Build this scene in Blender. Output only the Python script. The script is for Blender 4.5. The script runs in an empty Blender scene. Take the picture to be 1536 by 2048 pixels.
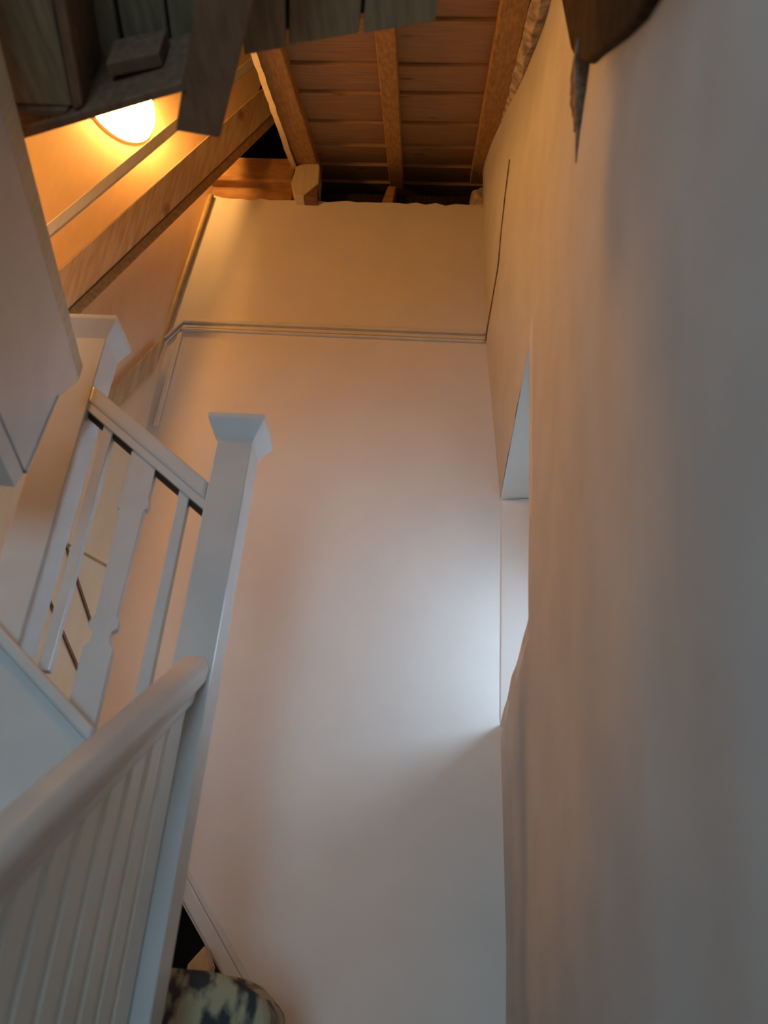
import bpy, bmesh, math, random
from mathutils import Vector, Matrix, noise
random.seed(7)
S = bpy.context.scene
COL = S.collection

# ------------------------------------------------------------------ camera
cam_d = bpy.data.cameras.new('camera')
cam_d.sensor_fit = 'VERTICAL'; cam_d.sensor_height = 36.0; cam_d.lens = 31.636
cam_d.clip_start = 0.02
cam = bpy.data.objects.new('camera', cam_d); COL.objects.link(cam)
cam.matrix_world = Matrix(((0.99620, -0.04940, 0.06796, 0.0),
                           (0.03500, -0.48926, -0.87144, 0.0),
                           (0.07630, 0.87070, -0.48578, 1.55),
                           (0, 0, 0, 1)))
# re-orthonormalise
_q = cam.matrix_world.to_quaternion(); cam.matrix_world = Matrix.Translation((0, 0, 1.55)) @ _q.to_matrix().to_4x4()
cam_d.dof.use_dof = True; cam_d.dof.focus_distance = 2.9; cam_d.dof.aperture_fstop = 3.2
S.camera = cam

# ------------------------------------------------------------------ world, lights, exposure
w = bpy.data.worlds.new('world'); S.world = w; w.use_nodes = True
w.node_tree.nodes['Background'].inputs[0].default_value = (0.62, 0.74, 0.9, 1)
w.node_tree.nodes['Background'].inputs[1].default_value = 0.25
S.view_settings.view_transform = 'Standard'; S.view_settings.look = 'None'
S.view_settings.gamma = 1.0; S.view_settings.use_curve_mapping = False
S.view_settings.exposure = -0.18
S.cycles.max_bounces = 8; S.cycles.diffuse_bounces = 5
S.cycles.use_denoising = True

def area(name, loc, target, sx, sy, power, color, spread=180):
    l = bpy.data.lights.new(name, 'AREA'); l.shape = 'RECTANGLE'; l.size = sx; l.size_y = sy
    l.energy = power; l.color = color; l.spread = math.radians(spread)
    o = bpy.data.objects.new(name, l); COL.objects.link(o); o.location = loc
    o.rotation_euler = (Vector(target) - Vector(loc)).to_track_quat('-Z', 'Y').to_euler(); return o
# area light for cool daylight from an unseen source behind the photographer
area('rear_daylight', (-0.28, -3.15, 1.25), (-0.35, 2.0, 1.6), 0.85, 1.6, 58, (0.47, 0.77, 1.0))
# daylight outside the small stair window in the right wall
area('stair_window_daylight', (0.66, 2.20, 2.58), (-0.3, 2.42, 2.36), 0.5, 0.34, 8.5, (0.55, 0.76, 1.0), 125)
# warm fill light added out of sight on the left, for the upper walls
pl = bpy.data.lights.new('added_warm_fill', 'POINT'); pl.energy = 46; pl.color = (1.0, 0.42, 0.09); pl.shadow_soft_size = 0.12
po = bpy.data.objects.new('added_warm_fill', pl); COL.objects.link(po); po.location = (-1.55, 1.22, 3.6)

# ------------------------------------------------------------------ materials
def mat(name, color, rough=0.6, noise_scale=None, dark=None, bump=0.0, stretch=(1, 1, 1), detail=4, lo=0.35, hi=0.65, knots=None, coat=0):
    m = bpy.data.materials.new(name); m.use_nodes = True
    nt = m.node_tree; N = nt.nodes; L = nt.links; b = N['Principled BSDF']
    b.inputs['Roughness'].default_value = rough
    b.inputs['Base Color'].default_value = (*color, 1)
    if coat: b.inputs['Coat Weight'].default_value = coat; b.inputs['Coat Roughness'].default_value = 0.12
    if noise_scale:
        tc = N.new('ShaderNodeTexCoord'); mp = N.new('ShaderNodeMapping'); mp.inputs['Scale'].default_value = stretch
        nz = N.new('ShaderNodeTexNoise'); nz.inputs['Scale'].default_value = noise_scale; nz.inputs['Detail'].default_value = detail
        cr = N.new('ShaderNodeValToRGB')
        cr.color_ramp.elements[0].position = lo; cr.color_ramp.elements[1].position = hi
        cr.color_ramp.elements[0].color = (*(dark or color), 1); cr.color_ramp.elements[1].color = (*color, 1)
        L.new(tc.outputs['Object'], mp.inputs['Vector']); L.new(mp.outputs['Vector'], nz.inputs['Vector'])
        L.new(nz.outputs['Fac'], cr.inputs['Fac'])
        out = cr.outputs['Color']
        if knots:
            vz = N.new('ShaderNodeTexVoronoi'); vz.inputs['Scale'].default_value = knots[0]
            mp2 = N.new('ShaderNodeMapping'); mp2.inputs['Scale'].default_value = knots[2]
            L.new(tc.outputs['Object'], mp2.inputs['Vector']); L.new(mp2.outputs['Vector'], vz.inputs['Vector'])
            c2 = N.new('ShaderNodeValToRGB'); c2.color_ramp.elements[0].position = 0.05; c2.color_ramp.elements[1].position = 0.16
            c2.color_ramp.elements[0].color = (1, 1, 1, 1); c2.color_ramp.elements[1].color = (0, 0, 0, 1)
            L.new(vz.outputs['Distance'], c2.inputs['Fac'])
            mx = N.new('ShaderNodeMix'); mx.data_type = 'RGBA'
            L.new(c2.outputs['Color'], mx.inputs['Factor']); L.new(out, mx.inputs[6]); mx.inputs[7].default_value = (*knots[1], 1)
            out = mx.outputs[2]
        L.new(out, b.inputs['Base Color'])
        if bump:
            bp = N.new('ShaderNodeBump'); bp.inputs['Strength'].default_value = bump; bp.inputs['Distance'].default_value = 0.01
            L.new(nz.outputs['Fac'], bp.inputs['Height']); L.new(bp.outputs['Normal'], b.inputs['Normal'])
    return m
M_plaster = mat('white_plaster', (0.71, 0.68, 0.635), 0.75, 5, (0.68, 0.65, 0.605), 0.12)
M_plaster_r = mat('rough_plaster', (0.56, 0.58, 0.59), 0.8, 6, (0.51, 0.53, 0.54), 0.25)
M_attic = mat('attic_board', (0.76, 0.56, 0.36), 0.7, 40, (0.73, 0.53, 0.33), 0.05, (1, 1, 0.2))
M_white = mat('white_gloss_paint', (0.60, 0.61, 0.60), 0.24, 9, (0.56, 0.57, 0.56), 0.04)
M_trimw = mat('white_trim_paint', (0.68, 0.66, 0.60), 0.5, 20, (0.62, 0.60, 0.55), 0.05)
M_bead = mat('ochre_bead', (0.45, 0.36, 0.18), 0.6, 30, (0.38, 0.30, 0.15))
M_pine = mat('pine_timber', (0.52, 0.38, 0.22), 0.6, 14, (0.40, 0.26, 0.13), 0.1, (6, 6, 0.5), knots=(5, (0.16, 0.07, 0.03), (1.5, 1.5, 0.7)))
M_pale = mat('pale_pine', (0.60, 0.53, 0.38), 0.55, 14, (0.52, 0.44, 0.30), 0.06, (6, 6, 0.5), knots=(5, (0.25, 0.13, 0.06), (1.2, 1.2, 0.6)))
M_board = mat('roof_board', (0.33, 0.215, 0.13), 0.65, 12, (0.25, 0.155, 0.09), 0.1, (0.7, 8, 8), knots=(6, (0.12, 0.06, 0.03), (0.7, 2, 2)))
M_rafter = mat('rafter_timber', (0.42, 0.25, 0.09), 0.65, 14, (0.28, 0.15, 0.05), 0.15, (7, 0.7, 4))
M_plate = mat('old_timber', (0.40, 0.23, 0.09), 0.7, 9, (0.28, 0.14, 0.05), 0.2, (1.5, 4, 4))
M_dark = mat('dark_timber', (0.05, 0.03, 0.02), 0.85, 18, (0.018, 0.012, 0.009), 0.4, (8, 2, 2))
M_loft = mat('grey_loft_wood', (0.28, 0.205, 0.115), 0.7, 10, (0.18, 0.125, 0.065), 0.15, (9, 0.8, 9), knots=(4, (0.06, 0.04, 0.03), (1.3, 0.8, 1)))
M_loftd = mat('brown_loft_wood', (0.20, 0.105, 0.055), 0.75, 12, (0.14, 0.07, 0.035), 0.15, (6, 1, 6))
M_shade = mat('painted_shade_black', (0.035, 0.022, 0.013), 0.9)  # near-black colour painted in for unlit gaps and hollows
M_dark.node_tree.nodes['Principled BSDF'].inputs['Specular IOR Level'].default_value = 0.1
M_floor = mat('floor_boards', (0.28, 0.2, 0.13), 0.6, 8, (0.2, 0.14, 0.08), 0.05, (1, 8, 1))
M_crumb = mat('broken_plaster', (0.55, 0.47, 0.36), 0.9, 30, (0.22, 0.18, 0.15), 0.6)
M_crack = mat('crack', (0.24, 0.18, 0.13), 0.9, 60, (0.09, 0.07, 0.05), 0.5)
M_mott = mat('mottled_black_cream', (0.40, 0.36, 0.22), 0.85, 20, (0.035, 0.04, 0.045), 0.5, (1, 1, 0.55), 5, 0.44, 0.56)
M_panel = mat('brightened_panel_white', (0.74, 0.77, 0.72), 0.26, 9, (0.70, 0.73, 0.68), 0.04)  # white paint lightened in colour to lift the dim stair-side boards
M_batten = mat('pale_batten', (0.66, 0.64, 0.54), 0.55, 14, (0.60, 0.57, 0.45), 0.05, (6, 6, 0.5))
M_rail = mat('handrail_paint', (0.60, 0.57, 0.53), 0.45, 9, (0.56, 0.53, 0.49), 0.04)
M_glass = bpy.data.materials.new('window_glass'); M_glass.use_nodes = True
_b = M_glass.node_tree.nodes['Principled BSDF']; _b.inputs['Transmission Weight'].default_value = 1; _b.inputs['Roughness'].default_value = 0.0; _b.inputs['IOR'].default_value = 1.02
M_lamp = bpy.data.materials.new('lit_glass_dome'); M_lamp.use_nodes = True
_b = M_lamp.node_tree.nodes['Principled BSDF']
_b.inputs['Base Color'].default_value = (0.9, 0.85, 0.75, 1)
_b.inputs['Emission Color'].default_value = (1.0, 0.48, 0.12, 1); _b.inputs['Emission Strength'].default_value = 58

# ------------------------------------------------------------------ helpers
def obj(name, bm, m, parent=None, smooth=False, bevel=0.0, fix=True):
    if fix: bmesh.ops.recalc_face_normals(bm, faces=bm.faces)
    me = bpy.data.meshes.new(name); bm.to_mesh(me); bm.free()
    me.materials.append(m)
    if smooth:
        for p in me.polygons: p.use_smooth = True
    o = bpy.data.objects.new(name, me); COL.objects.link(o)
    if parent: o.parent = parent; o.matrix_parent_inverse = parent.matrix_world.inverted()
    if bevel:
        md = o.modifiers.new('bevel', 'BEVEL'); md.width = bevel; md.segments = 2; md.limit_method = 'ANGLE'
    return o
def thing(name, label, cat, loc=(0, 0, 0), group=None):
    o = bpy.data.objects.new(name, None); COL.objects.link(o); o.location = loc; o.empty_display_size = 0.05
    o.matrix_world = Matrix.Translation(loc)
    o['label'] = label; o['category'] = cat; o['kind'] = 'thing'
    if group: o['group'] = group
    return o
def tag(o, label, cat, group=None):
    o['label'] = label; o['category'] = cat; o['kind'] = 'thing'
    if group: o['group'] = group
    return o
def struct(o, label=None):
    o['kind'] = 'structure'
    if label: o['label'] = label
    return o
def setting(name, label=None):
    o = bpy.data.objects.new(name, None); COL.objects.link(o); o.empty_display_size = 0.05
    return struct(o, label)
def slab(poly, vec, bm=None):
    """polygon (3-D points) extruded along vec"""
    bm = bm or bmesh.new(); v = Vector(vec)
    a = [bm.verts.new(p) for p in poly]; b = [bm.verts.new(Vector(p) + v) for p in poly]
    n = len(poly)
    bm.faces.new(a[::-1]); bm.faces.new(b)
    for i in range(n): bm.faces.new((a[i], a[(i + 1) % n], b[(i + 1) % n], b[i]))
    return bm
def box(x0, x1, y0, y1, z0, z1, bm=None):
    return slab([(x0, y0, z0), (x1, y0, z0), (x1, y1, z0), (x0, y1, z0)], (0, 0, z1 - z0), bm)
def bar(p0, p1, side, thick, bm=None):
    """bar from p0 to p1; side = full width vector, thick = full depth vector; p0/p1 is one edge line"""
    p0, p1, side = Vector(p0), Vector(p1), Vector(side)
    return slab([p0, p1, p1 + side, p0 + side], thick, bm)
def tube(pts, r, bm=None, n=8):
    bm = bm or bmesh.new(); rings = []
    for i, p in enumerate(pts):
        p = Vector(p); d = (Vector(pts[min(i + 1, len(pts) - 1)]) - Vector(pts[max(i - 1, 0)])).normalized()
        a = d.orthogonal().normalized(); b = d.cross(a)
        rr = r[i] if isinstance(r, (list, tuple)) else r
        rings.append([bm.verts.new(p + (a * math.cos(t) + b * math.sin(t)) * rr) for t in [k * 2 * math.pi / n for k in range(n)]])
    for i in range(len(rings) - 1):
        for k in range(n): bm.faces.new((rings[i][k], rings[i][(k + 1) % n], rings[i + 1][(k + 1) % n], rings[i + 1][k]))
    bm.faces.new(rings[0][::-1]); bm.faces.new(rings[-1])
    return bm
def interp(x, tab):
    if x <= tab[0][0]: return tab[0][1]
    for (a, va), (b, vb) in zip(tab, tab[1:]):
        if x <= b: return va + (vb - va) * (x - a) / (b - a)
    return tab[-1][1]

# ------------------------------------------------------------------ the setting
YB = 2.6
# back wall: plaster slab, its lower left corner cut by the sloping stair string
bm = slab([(-0.42, YB, 1.49), (0.60, YB, 1.49), (0.60, YB, 2.31), (0.60, YB, 3.07), (0.30, YB, 3.2), (0.30, YB, 4.46)]
          + [(0.1 - 1.13 * k / 28, YB, 4.452 + 0.012 * noise.noise((k * 0.9, 1, 2))) for k in range(1, 28)]
          + [(-1.045, YB, 4.475), (-1.085, YB, 3.75), (-1.10, YB, 3.3), (-1.12, YB, 1.80), (-0.68, YB, 1.80)], (0, 0.14, 0))
wall_back = struct(obj('wall_back', bm, M_plaster), 'tall white plaster wall at the far side of the stairwell')
bm = box(-0.42, 0.6, YB, YB + 0.14, 0.0, 1.49)
o = obj('wall_panel', bm, M_plaster, wall_back)
# picture rail with a beaded face and its drop at the left end
def rail_pts(z0l, z0r): return
rail = setting('trim_1', 'thin beaded picture rail across the back wall')
bm = bmesh.new()
for dz, pr, h in ((0.0, 0.016, 0.014), (-0.022, 0.010, 0.010), (-0.036, 0.014, 0.008)):
    bar((-1.025, YB, 3.772 + dz), (0.11, YB, 3.764 + dz), (0, 0, h), (0, -pr, 0), bm)
obj('rail_bead', bm, M_trimw, rail, bevel=0.003)
bm = bmesh.new()
for dz, pr, h in ((0.0, 0.016, 0.014), (-0.022, 0.010, 0.010)):
    bar((-1.085, YB, 3.675 + dz), (-1.022, YB, 3.774 + dz), (0, 0, h), (0, -pr, 0), bm)
obj('rail_end', bm, M_trimw, rail, bevel=0.003)
# bead in the left corner and slim cover strip on the back wall
corner = setting('trim_2', 'ochre bead down the left corner of the back wall')
bm = tube([(-1.035, YB - 0.008, 4.46), (-1.066, YB - 0.008, 4.0), (-1.087, YB - 0.008, 3.67), (-1.10, YB - 0.008, 3.30), (-1.11, YB - 0.008, 2.4)], 0.011)
obj('corner_bead', bm, M_bead, corner, smooth=True)
bm = bar((-1.048, YB, 3.30), (-1.038, YB, 3.73), (0.02, 0, 0), (0, -0.006, 0))
obj('cover_strip', bm, M_plaster, corner, bevel=0.003)
# sloping string board on the wall, above a dark gap
strg = setting('trim_3', 'white sloping string board along the bottom of the back wall')
obj('string_board', bar((-0.70, YB - 0.018, 1.836), (-0.30, YB - 0.018, 1.348), (0.028, 0, 0.023), (0, 0.018, 0)), M_white, strg, bevel=0.004)
obj('string_bead', bar((-0.672, YB - 0.008, 1.859), (-0.272, YB - 0.008, 1.371), (0.012, 0, 0.010), (0, 0.008, 0)), M_white, strg, bevel=0.003)
# near-black sheet painting the unlit space under the string
obj_gap = struct(obj('recess_dark_sheet', box(-1.3, -0.3, 3.05, 3.1, 0.0, 2.0), M_shade))

# right wall: old undulating plaster with a deep window niche next to the back wall
def XR(y, z):
    far = interp(z, [(0, .215), (1.72, .214), (2.31, .19), (3.07, .18), (3.75, .118), (4.45, .092), (5.2, .07), (5.9, .06)])
    near = interp(z, [(0, .2), (2.4, .19), (3.3, .2), (4.05, .232), (5.2, .25), (5.9, .25)])
    t = max(0, min(1, (y - 1.3) / 1.3)); t = t * t * (3 - 2 * t)
    n = noise.noise((y * 1.7, z * 0.8, 3.1)) * 0.012 + noise.noise((y * 6.0, z * 1.2, 7.7)) * 0.004 + noise.noise((y * 14, z * 14, 1)) * 0.0012
    edge = min(1, max(0, (2.6 - y) / 0.3))
    return near + (far - near) * t + n * edge
NY0, NY1, NZ0, NZ1 = 1.80, 2.60, 2.31, 3.07
ys = [-3.4 + 0.1 * k for k in range(18)] + [-1.6 + 0.05 * k for k in range(32)] + [0.0 + 0.025 * k for k in range(105)]
zs = sorted(set([round(0.06 * k, 3) for k in range(99)] + [NZ0, NZ1]))
bm = bmesh.new(); vs = {}
for i, y in enumerate(ys):
    for j, z in enumerate(zs): vs[i, j] = bm.verts.new((XR(y, z), y, z))
for i in range(len(ys) - 1):
    for j in range(len(zs) - 1):
        cy, cz = (ys[i] + ys[i + 1]) / 2, (zs[j] + zs[j + 1]) / 2
        head = NZ1 - 0.12 * max(0, (2.45 - cy))
        if NY0 < cy < NY1 and NZ0 < cz < NZ1: continue
        bm.faces.new((vs[i, j], vs[i, j + 1], vs[i + 1, j + 1], vs[i + 1, j]))
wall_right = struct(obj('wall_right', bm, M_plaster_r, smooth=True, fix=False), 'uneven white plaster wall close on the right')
# niche reveals
nx = 0.56
bm = bmesh.new()
slab([(XR(1.8, NZ0), 1.8, NZ0), (XR(2.6, NZ0), 2.6, NZ0), (nx, 2.6, NZ0 + 0.03), (nx, 1.8, NZ0 + 0.03)], (0, 0, -0.05), bm)
obj('niche_sill', bm, M_plaster, wall_right, bevel=0.008)
obj('niche_head', slab([(XR(1.8, NZ1), 1.8, NZ1), (XR(2.6, NZ1), 2.6, NZ1), (nx, 2.6, NZ1), (nx, 1.8, NZ1)], (0, 0, 0.05)), M_plaster, wall_right)
obj('niche_side', slab([(XR(1.8, NZ0), 1.8, NZ0 - .05), (nx, 1.86, NZ0 - .05), (nx, 1.86, NZ1 + .05), (XR(1.8, NZ1), 1.8, NZ1 + .05)], (0, -0.05, 0)), M_plaster, wall_right)
# splayed far reveal
obj('niche_splay', slab([(0.182, 2.599, NZ0), (nx, 2.52, NZ0), (nx, 2.52, NZ1), (0.176, 2.599, NZ1)], (0, 0.06, 0)), M_plaster, wall_right, bevel=0.01)
# torn edge of plaster beside the upper right corner, and the hairline crack
def ragged(name, pts, width, proud, m, parent, seed=0):
    bm = bmesh.new(); prev = None
    n = len(pts)
    fine = []
    for a, b in zip(pts, pts[1:]):
        for k in range(6): fine.append((a[0] + (b[0] - a[0]) * k / 6, a[1] + (b[1] - a[1]) * k / 6, a[2] + (b[2] - a[2]) * k / 6))
    fine.append(pts[-1])
    rings = []
    for k, (y, z, ww) in enumerate(fine):
        wv = ww * (0.7 + 0.6 * abs(noise.noise((k * 0.7, seed, 0.3)))); jy = 0.3 * ww * noise.noise((k * 0.9, seed, 5))
        x = XR(y, z) - proud * (ww / width if width else 1)
        rings.append([bm.verts.new((x + proud + 0.01, y - wv + jy, z)), bm.verts.new((x, y - wv * .6 + jy, z)), bm.verts.new((x, y + wv * .6 + jy, z)), bm.verts.new((x + proud + 0.01, y + wv + jy, z))])
    for a, b in zip(rings, rings[1:]):
        for i in range(3): bm.faces.new((a[i], a[i + 1], b[i + 1], b[i]))
    return obj(name, bm, m, parent)
ragged('plaster_crack', [(2.04, 4.044, .003), (2.115, 3.893, .004), (2.205, 3.757, .006), (2.371, 3.735, .012), (2.5, 3.737, .022), (2.585, 3.74, .03)], 0, 0.004, M_crack, wall_right, 1)
ragged('torn_plaster', [(0.93, 2.93, .07), (0.955, 2.90, .06), (0.985, 2.87, .035), (1.00, 2.85, .018), (1.03, 2.81, .006)], 0.06, 0.020, M_crack, wall_right, 4)

# left attic wall: goes away from the back wall's corner, towards the viewer and left
A40 = math.radians(40); U = Vector((-math.sin(A40), -math.cos(A40), 0)); NN = Vector((math.cos(A40), -math.sin(A40), 0)); E0 = Vector((-1.07, 2.6, 0))
def E(s, off, z): return E0 + U * s + NN * off + Vector((0, 0, z))
bm = slab([E(-0.02, 0, 0), E(2.6, 0, 0), E(2.6, 0, 5.6), E(-0.16, 0, 5.6), E(-0.12, 0, 4.80), E(-0.02, 0, 4.47)], NN * -0.08)
wall_left = struct(obj('wall_left', bm, M_attic), 'boarded attic wall behind the rafters')
for s0, z0, s1, z1 in ((0.30, 2.93, 0.02, 2.53), (0.30, 2.70, 0.02, 2.375)):
    obj('joint_strip', bar(E(s0, 0, z0), E(s1, 0, z1), (0, 0, 0.012), NN * 0.008), M_loftd, wall_left)
obj('ledge', bar(E(0.30, 0, 2.765), E(0.0, 0, 2.735), (0, 0, 0.02), NN * 0.02), M_attic, wall_left, bevel=0.004)

# sloping boarded ceiling with its rafters (rises away from the viewer)
ceil = setting('ceiling', 'sloping ceiling of brown boards on rafters')
RD = Vector((0, 0.880, 0.474)).normalized(); RN = Vector((0, -0.474, 0.880)).normalized()
R0 = Vector((0, 1.10, 3.832))
def R(x, t, up=0.0): return Vector((x, 0, 0)) + R0 + RD * t + RN * up
edges = [-0.35, -0.12, 0.115, 0.345, 0.635, 0.905, 1.10, 1.335, 1.54, 1.735, 1.93, 2.1]
for k in range(len(edges) - 1):
    t0, t1 = edges[k] + 0.002, edges[k + 1] - 0.002
    obj('board', slab([R(-0.70, t0, 0.035), R(0.36, t0, 0.035), R(0.36, t1, 0.047), R(-0.70, t1, 0.047)], RN * 0.022), M_board, ceil, bevel=0.002)
obj('roof_underlay', slab([R(-0.70, -0.4, 0.075), R(0.4, -0.4, 0.075), R(0.4, 2.2, 0.075), R(-0.70, 2.2, 0.075)], RN * 0.02), M_shade, ceil)
obj('rafter', slab([R(-0.680, -0.4), R(-0.575, -0.4), R(-0.605, 1.80), R(-0.690, 1.80)], RN * 0.05), M_rafter, ceil, bevel=0.004)
obj('rafter', slab([R(-0.262, -0.4), R(-0.195, -0.4), R(-0.255, 1.90), R(-0.315, 1.90)], RN * 0.05), M_rafter, ceil, bevel=0.004)
obj('rafter', slab([R(0.12, -0.4), R(0.20, -0.4), R(0.115, 1.82), R(0.035, 1.82)], RN * 0.05), M_rafter, ceil, bevel=0.004)
# sawn plasterboard edge along the left rafter
bm = bmesh.new(); prev = None
for k in range(26):
    t = 0.45 + 1.38 * k / 25; j = 0.006 * noise.noise((k * 0.8, 2, 2))
    r = [bm.verts.new(R(-0.640 - 0.052 * (t / 1.85) - 0.014 + j - 0.02, t, 0.0)), bm.verts.new(R(-0.640 - 0.052 * (t / 1.85) + 0.012 + j - 0.02, t, -0.012)), bm.verts.new(R(-0.70, t, 0.08)), ]
    if prev:
        for i in range(2): bm.faces.new((prev[i], prev[i + 1], r[i + 1], r[i]))
        bm.faces.new((prev[2], prev[0], r[0], r[2]))
    prev = r
obj('sawn_edge', bm, M_pale, ceil)
# torn plaster strip between the right rafter and the wall
bm = bmesh.new(); prev = None
for k in range(40):
    t = 0.2 + 1.66 * k / 39; a = 0.195 - 0.085 * (t / 1.8); j = 0.012 * noise.noise((k * 0.6, 9, 2)); j2 = 0.012 * noise.noise((k * 0.5, 3, 8))
    r = [bm.verts.new(R(a - 0.005 + j, t, 0.0)), bm.verts.new(R(a + 0.02 + j2, t, -0.02 + j)), bm.verts.new(R(a + 0.045 + j, t, -0.012)), bm.verts.new(R(a + 0.09, t, -0.03))]
    if prev:
        for i in range(3): bm.faces.new((prev[i], prev[i + 1], r[i + 1], r[i]))
    prev = r
obj('torn_plaster', bm, M_crumb, ceil)

# closing shell outside the view
struct(obj('floor', box(-3.2, 0.35, -3.4, 3.6, -0.1, 0.0), M_floor))
struct(obj('wall_front', box(-3.2, 0.4, -3.5, -3.4, 0, 5.9), M_plaster))
struct(obj('hall_wall_blocker', box(-1.4, -1.3, -3.4, 0.25, 0, 2.78), M_plaster))  # unseen wall added to narrow the spread of the rear daylight
struct(obj('hall_ceiling_blocker', box(-3.2, 0.17, -3.4, 0.27, 2.78, 2.95), M_plaster))  # unseen ceiling added to keep the cool daylight off the upper walls
struct(obj('wall_outer', box(-3.3, -3.2, -3.5, 3.7, 0, 5.9), M_plaster))
struct(obj('wall_rear', box(-3.2, 0.4, 3.6, 3.7, 0, 5.9), M_shade))
struct(obj('ceiling_upper', box(-3.2, 0.4, -3.5, 3.7, 5.9, 6.0), M_shade))

struct(obj('gap_light_block', box(0.28, 0.33, 2.60, 3.65, 3.15, 5.9), M_shade))  # unseen sheet added to keep sky light out of the roof space
struct(obj('gap_light_block', box(0.60, 0.65, 2.55, 3.65, 0.0, 3.2), M_shade))  # lower sheet, added against the same light leak
# stair window in the niche
win = setting('window_1', 'small stair window deep in the right wall niche')
bm = bmesh.new()
for (y0, y1, z0, z1) in ((1.86, 1.90, 2.34, 3.07), (2.48, 2.52, 2.34, 3.07), (1.9, 2.48, 2.34, 2.38), (1.9, 2.48, 3.03, 3.07)): box(nx - 0.02, nx + 0.03, y0, y1, z0, z1, bm)
obj('window_frame', bm, M_white, win)
obj('glazing_bar', box(nx - 0.015, nx + 0.025, 1.9, 2.48, 2.70, 2.79), M_white, win)
obj('pane', box(nx + 0.003, nx + 0.007, 1.9, 2.48, 2.38, 2.70), M_glass, win)
obj('pane', box(nx + 0.003, nx + 0.007, 1.9, 2.48, 2.79, 3.03), M_glass, win)

# ------------------------------------------------------------------ timbers on the top of the back wall
o = thing('wall_plate', 'old brown timber lying on top of the back wall at the left', 'beam', (-0.9, 2.6, 4.46))
obj('plate_face', box(-1.12, -0.705, 2.585, 2.70, 4.55, 4.69), M_plate, o, bevel=0.008)
obj('plate_foot', box(-1.10, -0.705, 2.625, 2.72, 4.455, 4.555), M_plate, o, bevel=0.006)
o = thing('rafter_foot', 'knotty yellow timber block hanging over the edge of the back wall', 'block', (-0.64, 2.56, 4.42))
bm = slab([(-0.690, 2.55, 4.60), (-0.610, 2.55, 4.66), (-0.592, 2.55, 4.60), (-0.586, 2.55, 4.50), (-0.640, 2.55, 4.425), (-0.675, 2.55, 4.425), (-0.700, 2.55, 4.50)], (0, 0.10, 0))
obj('block_body', bm, M_pale, o, bevel=0.004)
obj('chamfer', slab([(-0.588, 2.552, 4.50), (-0.585, 2.56, 4.425), (-0.638, 2.552, 4.425)], (0, 0.09, 0)), M_loftd, o)
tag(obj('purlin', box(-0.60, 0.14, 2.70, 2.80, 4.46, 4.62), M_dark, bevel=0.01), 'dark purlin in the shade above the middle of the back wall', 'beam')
tag(obj('wall_top_board', box(-0.58, 0.03, 2.63, 2.69, 4.445, 4.475), M_plate, bevel=0.005), 'thin reddish board lying along the top edge of the back wall', 'board')
tag(obj('stub_block', slab([(-0.335, 2.64, 4.47), (-0.285, 2.64, 4.47), (-0.275, 2.64, 4.60), (-0.31, 2.64, 4.60)], (0, 0.06, 0)), M_plate, bevel=0.005), 'small reddish wood stub under the middle rafter', 'block')
bm = bmesh.new(); bmesh.ops.create_icosphere(bm, subdivisions=3, radius=1)
for v in bm.verts:
    v.co = Vector((0.085, 2.63, 4.50)) + Vector((v.co.x * 0.045, v.co.y * 0.045, v.co.z * 0.07)) * (1 + 0.35 * noise.noise(v.co * 1.6))
tag(obj('plaster_lump', bm, M_crumb, smooth=True), 'rough lump of plaster under the foot of the right rafter', 'plaster')

# ------------------------------------------------------------------ leaning timbers in front of the attic wall
def leaning(name, label, s0, z0, s1, z1, width, off, depth, m, cat='beam', group=None):
    """front face of given width (along s) whose +s edge runs s0,z0 -> s1,z1 at distance off from the wall"""
    bm = slab([E(s0, off, z0), E(s1, off, z1), E(s1 - width, off, z1), E(s0 - width, off, z0)], NN * -depth)
    return tag(obj(name, bm, m, bevel=0.004), label, cat, group)
k_ = -0.377   # s per z of the set
def line(sref, zref, z): return sref + k_ * (z - zref)
def lean2(name, label, sref, zref, zl, zh, width, off, depth, m, group=None):
    return leaning(name, label, line(sref, zref, zl), zl, line(sref, zref, zh), zh, width, off, depth, m, 'beam', group)
lean2('roof_batten', 'pale narrow leaning timber across the lit lamp', 0.610, 3.64, 2.9, 5.4, 0.036, 0.25, 0.125, M_batten)
bt = thing('roof_beam', 'wide knotty pine timber leaning in front of the attic wall', 'beam', E(0.8, 0.2, 2.9))
def lpart(name, sref, zref, width, off, depth, m):
    zl, zh = 2.9, 5.45
    bm = slab([E(line(sref, zref, zl), off, zl), E(line(sref, zref, zh), off, zh), E(line(sref, zref, zh) - width, off, zh), E(line(sref, zref, zl) - width, off, zl)], NN * -depth)
    return obj(name, bm, m, bt, bevel=0.004)
lpart('main_timber', 0.510, 3.567, 0.108, 0.25, 0.145, M_pine)
lpart('edge_strip', 0.400, 3.567, 0.034, 0.238, 0.10, M_rafter)
tag(obj('roof_brace', slab([E(0.045, 0.03, 3.647), E(0.30, 0.03, 3.04), E(0.22, 0.03, 3.06), E(0.045, 0.03, 3.50)], NN * -0.028), M_pine, bevel=0.004),
    'short tan knotty brace on the attic wall above the balustrade', 'brace')

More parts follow.
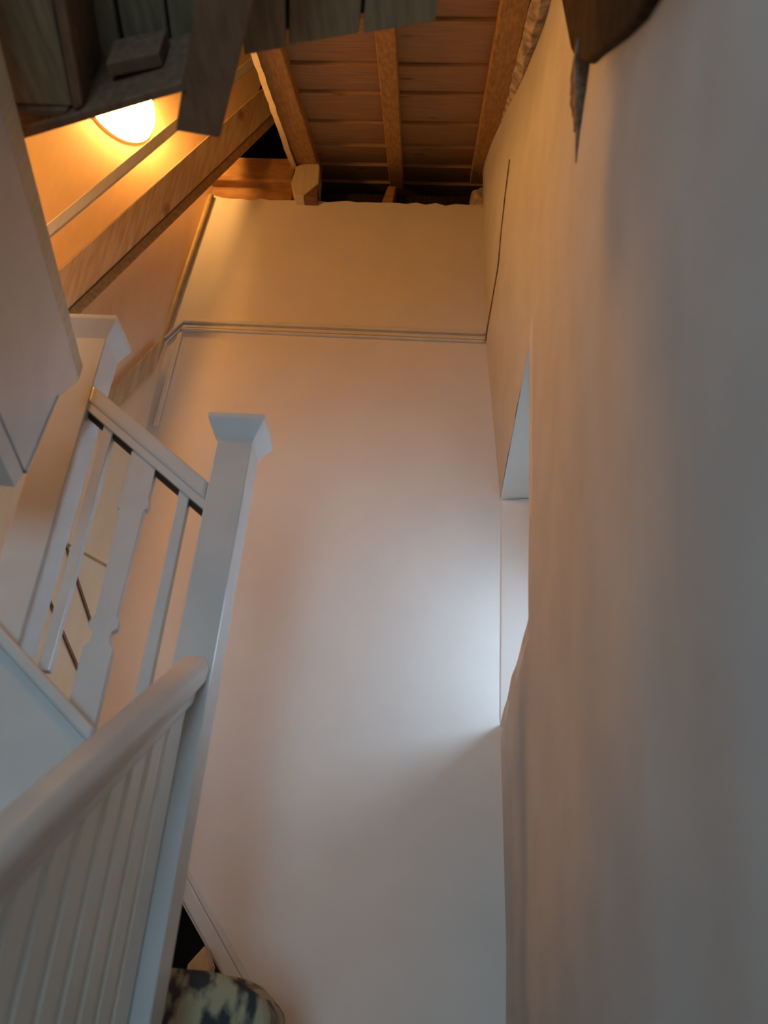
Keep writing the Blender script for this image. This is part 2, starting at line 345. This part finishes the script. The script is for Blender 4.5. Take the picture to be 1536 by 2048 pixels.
# ------------------------------------------------------------------ lamp
lm = thing('ceiling_lamp', 'lit white glass dome lamp behind the leaning pale timber', 'lamp', E(0.455, 0.0, 4.53))
bm = bmesh.new(); prof = []
for i in range(9): prof.append((0.153 * math.cos(math.radians(90 * i / 8)), 0.105 * math.sin(math.radians(90 * i / 8))))
C0 = E(0.450, 0.012, 4.56); rings = []
for r, h in prof[:-1]:
    rings.append([bm.verts.new(C0 + NN * h + (U * math.cos(t) + Vector((0, 0, 1)) * math.sin(t)) * r) for t in [k * 2 * math.pi / 32 for k in range(32)]])
tip = bm.verts.new(C0 + NN * prof[-1][1])
for a, b in zip(rings, rings[1:]):
    for k in range(32): bm.faces.new((a[k], a[(k + 1) % 32], b[(k + 1) % 32], b[k]))
for k in range(32): bm.faces.new((rings[-1][k], rings[-1][(k + 1) % 32], tip))
obj('glass_dome', bm, M_lamp, lm, smooth=True)
bm = tube([E(0.45, 0.0, 4.56), E(0.45, 0.014, 4.56)], 0.157, n=32)
obj('lamp_base', bm, M_white, lm)

# ------------------------------------------------------------------ newel posts
def newel(name, label, cx, cy, zb, zt, half=0.0405):
    t = thing(name, label, 'newel post', (cx, cy, zb), 'square white newel posts')
    obj('shaft', box(cx - half, cx + half, cy - half, cy + half, zb, zt - 0.05), M_white, t, bevel=0.003)
    bm = bmesh.new(); rings = []
    for hw, z in ((half - 0.001, zt - 0.062), (half + 0.003, zt - 0.05), (0.0625, zt - 0.014), (0.0635, zt - 0.010), (0.0635, zt), (0.02, zt + 0.012)):
        rings.append([bm.verts.new((cx + sx * hw, cy + sy * hw, z)) for sx, sy in ((-1, -1), (1, -1), (1, 1), (-1, 1))])
    for a, b in zip(rings, rings[1:]):
        for k in range(4): bm.faces.new((a[k], a[(k + 1) % 4], b[(k + 1) % 4], b[k]))
    bm.faces.new(rings[0][::-1]); bm.faces.new(rings[-1])
    obj('cap', bm, M_white, t)
    return t
newel('newel_post', 'white newel post with flared square cap where the two handrails meet', -0.4735, 1.6905, 0.0, 2.69)
newel('newel_post', 'white newel post at the top of the short upper balustrade, half hidden', -0.874, 1.696, 1.75, 2.965, 0.046)

# ------------------------------------------------------------------ upper balustrade (rises to the left)
ub = thing('upper_balustrade', 'short white balustrade with fret-cut baluster between the two newel posts', 'balustrade', (-0.68, 1.68, 2.0))
sl = 0.78
def hz(x): return 2.528 + sl * (-0.518 - x)
bm = slab([(-0.514, 1.648, hz(-0.514)), (-0.83, 1.648, hz(-0.83)), (-0.83, 1.648, hz(-0.83) - 0.047), (-0.514, 1.648, hz(-0.514) - 0.047)], (0, 0.064, 0))
obj('handrail', bm, M_white, ub, bevel=0.008)
bm = slab([(-0.514, 1.655, hz(-0.514) - 0.044), (-0.83, 1.655, hz(-0.83) - 0.044), (-0.83, 1.655, hz(-0.83) - 0.068), (-0.514, 1.655, hz(-0.514) - 0.068)], (0, 0.012, 0))
obj('rail_lip', bm, M_white, ub, bevel=0.002)
bm = slab([(-0.514, 1.668, hz(-0.514) - 0.044), (-0.83, 1.668, hz(-0.83) - 0.044), (-0.83, 1.668, hz(-0.83) - 0.078), (-0.514, 1.668, hz(-0.514) - 0.078)], (0, 0.014, 0))
obj('rail_shade_strip', bm, M_shade, ub)  # near-black strip paints the shade below the handrail
def stz(x): return 1.965 + 0.80 * (-0.621 - x)
for x in (-0.771, -0.566):
    obj('baluster', slab([(x - 0.0125, 1.664, stz(x) - (0.0 if x < -0.6 else 0.06)), (x + 0.0125, 1.664, stz(x) - (0.0 if x < -0.6 else 0.06)), (x + 0.0125, 1.664, hz(x) - 0.055), (x - 0.0125, 1.664, hz(x) - 0.055)], (0, 0.02, 0)), M_white, ub, bevel=0.002)
half = [(1.95, .030), (2.120, .030), (2.138, .0295), (2.150, .020), (2.163, .0175), (2.172, .0195), (2.180, .029), (2.192, .030), (2.200, .027), (2.206, .0215), (2.22, .0215),
        (2.44, .0250), (2.452, .0265), (2.458, .0335), (2.468, .0350), (2.478, .0320), (2.487, .0295), (2.50, .031), (2.60, .031)]
cx = -0.672
bm = bmesh.new(); prev = None
for z, h in half:
    r = [bm.verts.new((cx - h, 1.662, z)), bm.verts.new((cx + h, 1.662, z)), bm.verts.new((cx + h, 1.680, z)), bm.verts.new((cx - h, 1.680, z))]
    if prev:
        for i in range(4): bm.faces.new((prev[i], prev[(i + 1) % 4], r[(i + 1) % 4], r[i]))
    else: bm.faces.new(r[::-1])
    prev = r
bm.faces.new(prev)
obj('fret_cut_baluster', bm, M_white, ub)['label'] = 'wide flat baluster with fret-cut ring'
sp = obj('string_panel', slab([(-1.15, 1.616, stz(-1.15) - 0.03), (-0.624, 1.616, stz(-0.624) - 0.03), (-0.624, 1.616, 1.1), (-1.15, 1.616, 1.1)], (0, 0.032, 0)), M_white, ub, bevel=0.002)
obj('moulding', slab([(-1.15, 1.604, stz(-1.15)), (-0.621, 1.604, stz(-0.621)), (-0.621, 1.604, stz(-0.621) - 0.032), (-1.15, 1.604, stz(-1.15) - 0.032)], (0, 0.045, 0)), M_white, sp, bevel=0.006)

# ------------------------------------------------------------------ lower boarded balustrade (rises away from the viewer)
lb = thing('lower_balustrade', 'boarded white stair side under a thick sloping handrail in the near left', 'balustrade', (-0.47, 1.2, 0.0))
ra = 0.685
def az(y): return 2.128 + ra * (y - 1.648)
prof = [(-0.493, 0.0), (-0.455, 0.0), (-0.444, -0.008), (-0.438, -0.022), (-0.440, -0.052), (-0.452, -0.060), (-0.493, -0.060)]
bm = slab([(x, 0.2, az(0.2) + dz) for x, dz in prof], (0, 1.449, ra * 1.449))
obj('handrail', bm, M_rail, lb, bevel=0.006)
obj('rail_fillet', slab([(-0.487, 0.2, az(0.2) - 0.060), (-0.455, 0.2, az(0.2) - 0.060), (-0.455, 0.2, az(0.2) - 0.095), (-0.487, 0.2, az(0.2) - 0.095)], (0, 1.449, ra * 1.449)), M_white, lb, bevel=0.006)
y = 1.650
k = 0
while y > 0.25:
    wd = 0.10 if k == 0 else 0.078
    y0, y1 = y - wd + 0.003, y - 0.003
    # tongue-and-groove board with chamfered edges, top cut to the rake
    bm = bmesh.new(); c = 0.010
    xs = [(-0.482, y0), (-0.466 - c * .8, y0), (-0.466, y0 + c), (-0.466, y1 - c), (-0.466 - c * .8, y1), (-0.482, y1)]
    lo = [bm.verts.new((x, yy, 0.35)) for x, yy in xs]; hi = [bm.verts.new((x, yy, az(yy) - 0.085)) for x, yy in xs]
    bm.faces.new(lo[::-1]); bm.faces.new(hi)
    for i in range(6): bm.faces.new((lo[i], lo[(i + 1) % 6], hi[(i + 1) % 6], hi[i]))
    obj('board', bm, M_panel, lb)
    y -= wd; k += 1
obj('backing', slab([(-0.488, 0.25, 0.35), (-0.488, 1.65, 0.35), (-0.488, 1.65, az(1.65) - 0.09), (-0.488, 0.25, az(0.25) - 0.09)], (0.007, 0, 0)), M_white, lb)
obj('base_rail', box(-0.50, -0.45, 0.25, 1.65, 0.0, 0.35), M_white, lb, bevel=0.004)

# ------------------------------------------------------------------ boxed landing edge, near left
V9 = Vector((-0.156, 0.988, 0)); N9 = Vector((0.988, 0.156, 0))
Lp = Vector((-0.786, 1.5, 0))
def LP(t, off, z): return Lp + V9 * t + N9 * off + Vector((0, 0, z))
lf = thing('landing_box', 'large pale boxed landing edge jutting in from the left', 'panel', LP(-0.3, -0.1, 2.28))
obj('side_panel', slab([LP(0, 0, 2.672), LP(-1.1, 0, 2.672), LP(-1.1, 0, 2.362), LP(-0.122, 0, 2.362), LP(-0.085, 0, 2.56), LP(-0.002, 0, 2.665)], N9 * -0.03), M_white, lf, bevel=0.002)
obj('edge_strip', slab([LP(0.0, 0.0, 2.672), LP(-1.1, 0.0, 2.672), LP(-1.1, 0.0, 2.738), LP(0.0, 0.0, 2.705)], N9 * -0.05), M_pale, lf, bevel=0.002)
obj('end_lip', slab([LP(-0.122, 0.0, 2.362), LP(-0.085, 0.0, 2.56), LP(-0.096, 0.004, 2.56), LP(-0.135, 0.004, 2.362)], N9 * -0.06), M_white, lf)
obj('bottom_rail', slab([LP(-0.125, -0.004, 2.362), LP(-1.1, -0.004, 2.362), LP(-1.1, -0.004, 2.318), LP(-0.145, -0.004, 2.318)], N9 * -0.10), M_white, lf, bevel=0.004)
obj('soffit', slab([LP(-0.135, -0.01, 2.33), LP(-1.1, -0.01, 2.33), LP(-1.1, -0.5, 2.33), LP(-0.135, -0.5, 2.33)], (0, 0, 0.02)), M_white, lf)

# ------------------------------------------------------------------ dark loft floor overhead, upper left
lo_ = thing('loft_floor', 'dark underside of a timber loft floor overhead in the upper left', 'floor frame', (-0.5, 0.8, 2.75))
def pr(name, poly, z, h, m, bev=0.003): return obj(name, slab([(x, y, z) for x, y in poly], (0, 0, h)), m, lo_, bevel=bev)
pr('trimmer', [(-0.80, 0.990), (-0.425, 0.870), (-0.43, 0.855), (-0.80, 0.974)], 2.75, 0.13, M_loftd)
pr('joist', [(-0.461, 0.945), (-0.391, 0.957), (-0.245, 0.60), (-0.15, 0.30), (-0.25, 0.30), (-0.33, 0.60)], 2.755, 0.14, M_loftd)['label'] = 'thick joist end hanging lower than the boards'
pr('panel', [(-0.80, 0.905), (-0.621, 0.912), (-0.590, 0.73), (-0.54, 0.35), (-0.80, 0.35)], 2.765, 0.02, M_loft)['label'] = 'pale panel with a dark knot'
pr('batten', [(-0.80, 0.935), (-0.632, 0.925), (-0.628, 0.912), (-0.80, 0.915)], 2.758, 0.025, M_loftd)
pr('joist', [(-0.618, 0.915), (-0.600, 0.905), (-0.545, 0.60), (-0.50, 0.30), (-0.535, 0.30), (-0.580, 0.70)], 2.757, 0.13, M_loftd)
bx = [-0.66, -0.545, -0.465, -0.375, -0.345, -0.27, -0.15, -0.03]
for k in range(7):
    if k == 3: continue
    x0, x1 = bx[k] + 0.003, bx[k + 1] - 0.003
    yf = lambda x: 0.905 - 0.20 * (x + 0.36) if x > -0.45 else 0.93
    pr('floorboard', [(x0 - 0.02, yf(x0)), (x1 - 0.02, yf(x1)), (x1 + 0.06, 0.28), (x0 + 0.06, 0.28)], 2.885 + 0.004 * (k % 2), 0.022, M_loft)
pr('floorboard', [(-0.378, 0.90), (-0.342, 0.90), (-0.28, 0.28), (-0.32, 0.28)], 2.93, 0.02, M_shade)  # no real board: near-black strip painting the dark gap between boards
pr('backing', [(-0.70, 0.92), (-0.36, 0.89), (-0.05, 0.82), (0.0, 0.28), (-0.70, 0.28)], 2.912, 0.012, M_shade)  # near-black sheet added above the boards so their gaps stay dark
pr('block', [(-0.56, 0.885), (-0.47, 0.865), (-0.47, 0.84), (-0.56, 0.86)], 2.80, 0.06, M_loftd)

# ------------------------------------------------------------------ dark old timber in the right wall
pts = [(0.4, 2.3), (0.546, 2.459), (0.593, 2.5), (0.665, 2.581), (0.767, 2.706), (0.865, 2.825), (0.92, 2.916), (0.959, 2.988), (0.979, 3.032), (1.017, 3.163), (1.06, 3.311), (1.12, 3.75), (0.4, 3.75)]
bm = slab([(0.176, yy, z) for yy, z in pts], (0.022, 0, 0))
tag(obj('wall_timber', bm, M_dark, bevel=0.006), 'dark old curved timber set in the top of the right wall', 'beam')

# ------------------------------------------------------------------ things at the foot of the newel
bm = bmesh.new(); rings = []
for i in range(25):
    z = 1.05 + (1.598 - 1.05) * i / 24
    for_top = max(0, (z - 1.50) / 0.098)
    rr = 0.148 * (1 - 0.12 * for_top ** 3)
    ring = []
    for k in range(40):
        t = 2 * math.pi * k / 40; q = 1 + 0.10 * noise.noise((math.cos(t) * 2, math.sin(t) * 2, z * 6))
        px, py = math.copysign(abs(math.cos(t)) ** 0.8, math.cos(t)), math.copysign(abs(math.sin(t)) ** 0.8, math.sin(t))
        zz = z - (0.055 * max(0, px) ** 2 * for_top)
        ring.append(bm.verts.new((-0.428 + px * rr * q, 2.13 + py * rr * q, zz)))
    rings.append(ring)
for a, b in zip(rings, rings[1:]):
    for k in range(40): bm.faces.new((a[k], a[(k + 1) % 40], b[(k + 1) % 40], b[k]))
bm.faces.new(rings[0][::-1]); bm.faces.new(rings[-1])
tag(obj('mottled_bundle', bm, M_mott, smooth=True), 'mottled black and cream rounded bundle at the foot of the newel post', 'bundle')
struct(obj('floor_step', box(-0.75, -0.2, 1.75, 2.59, 0.0, 1.05), M_floor))
tag(obj('timber_offcut', slab([(-0.585, 2.47, 1.05), (-0.525, 2.47, 1.05), (-0.52, 2.47, 1.62), (-0.545, 2.47, 1.665), (-0.58, 2.47, 1.62)], (0, 0.05, 0)), M_pine, bevel=0.004), 'small tan timber standing in the dark gap under the string board', 'timber')
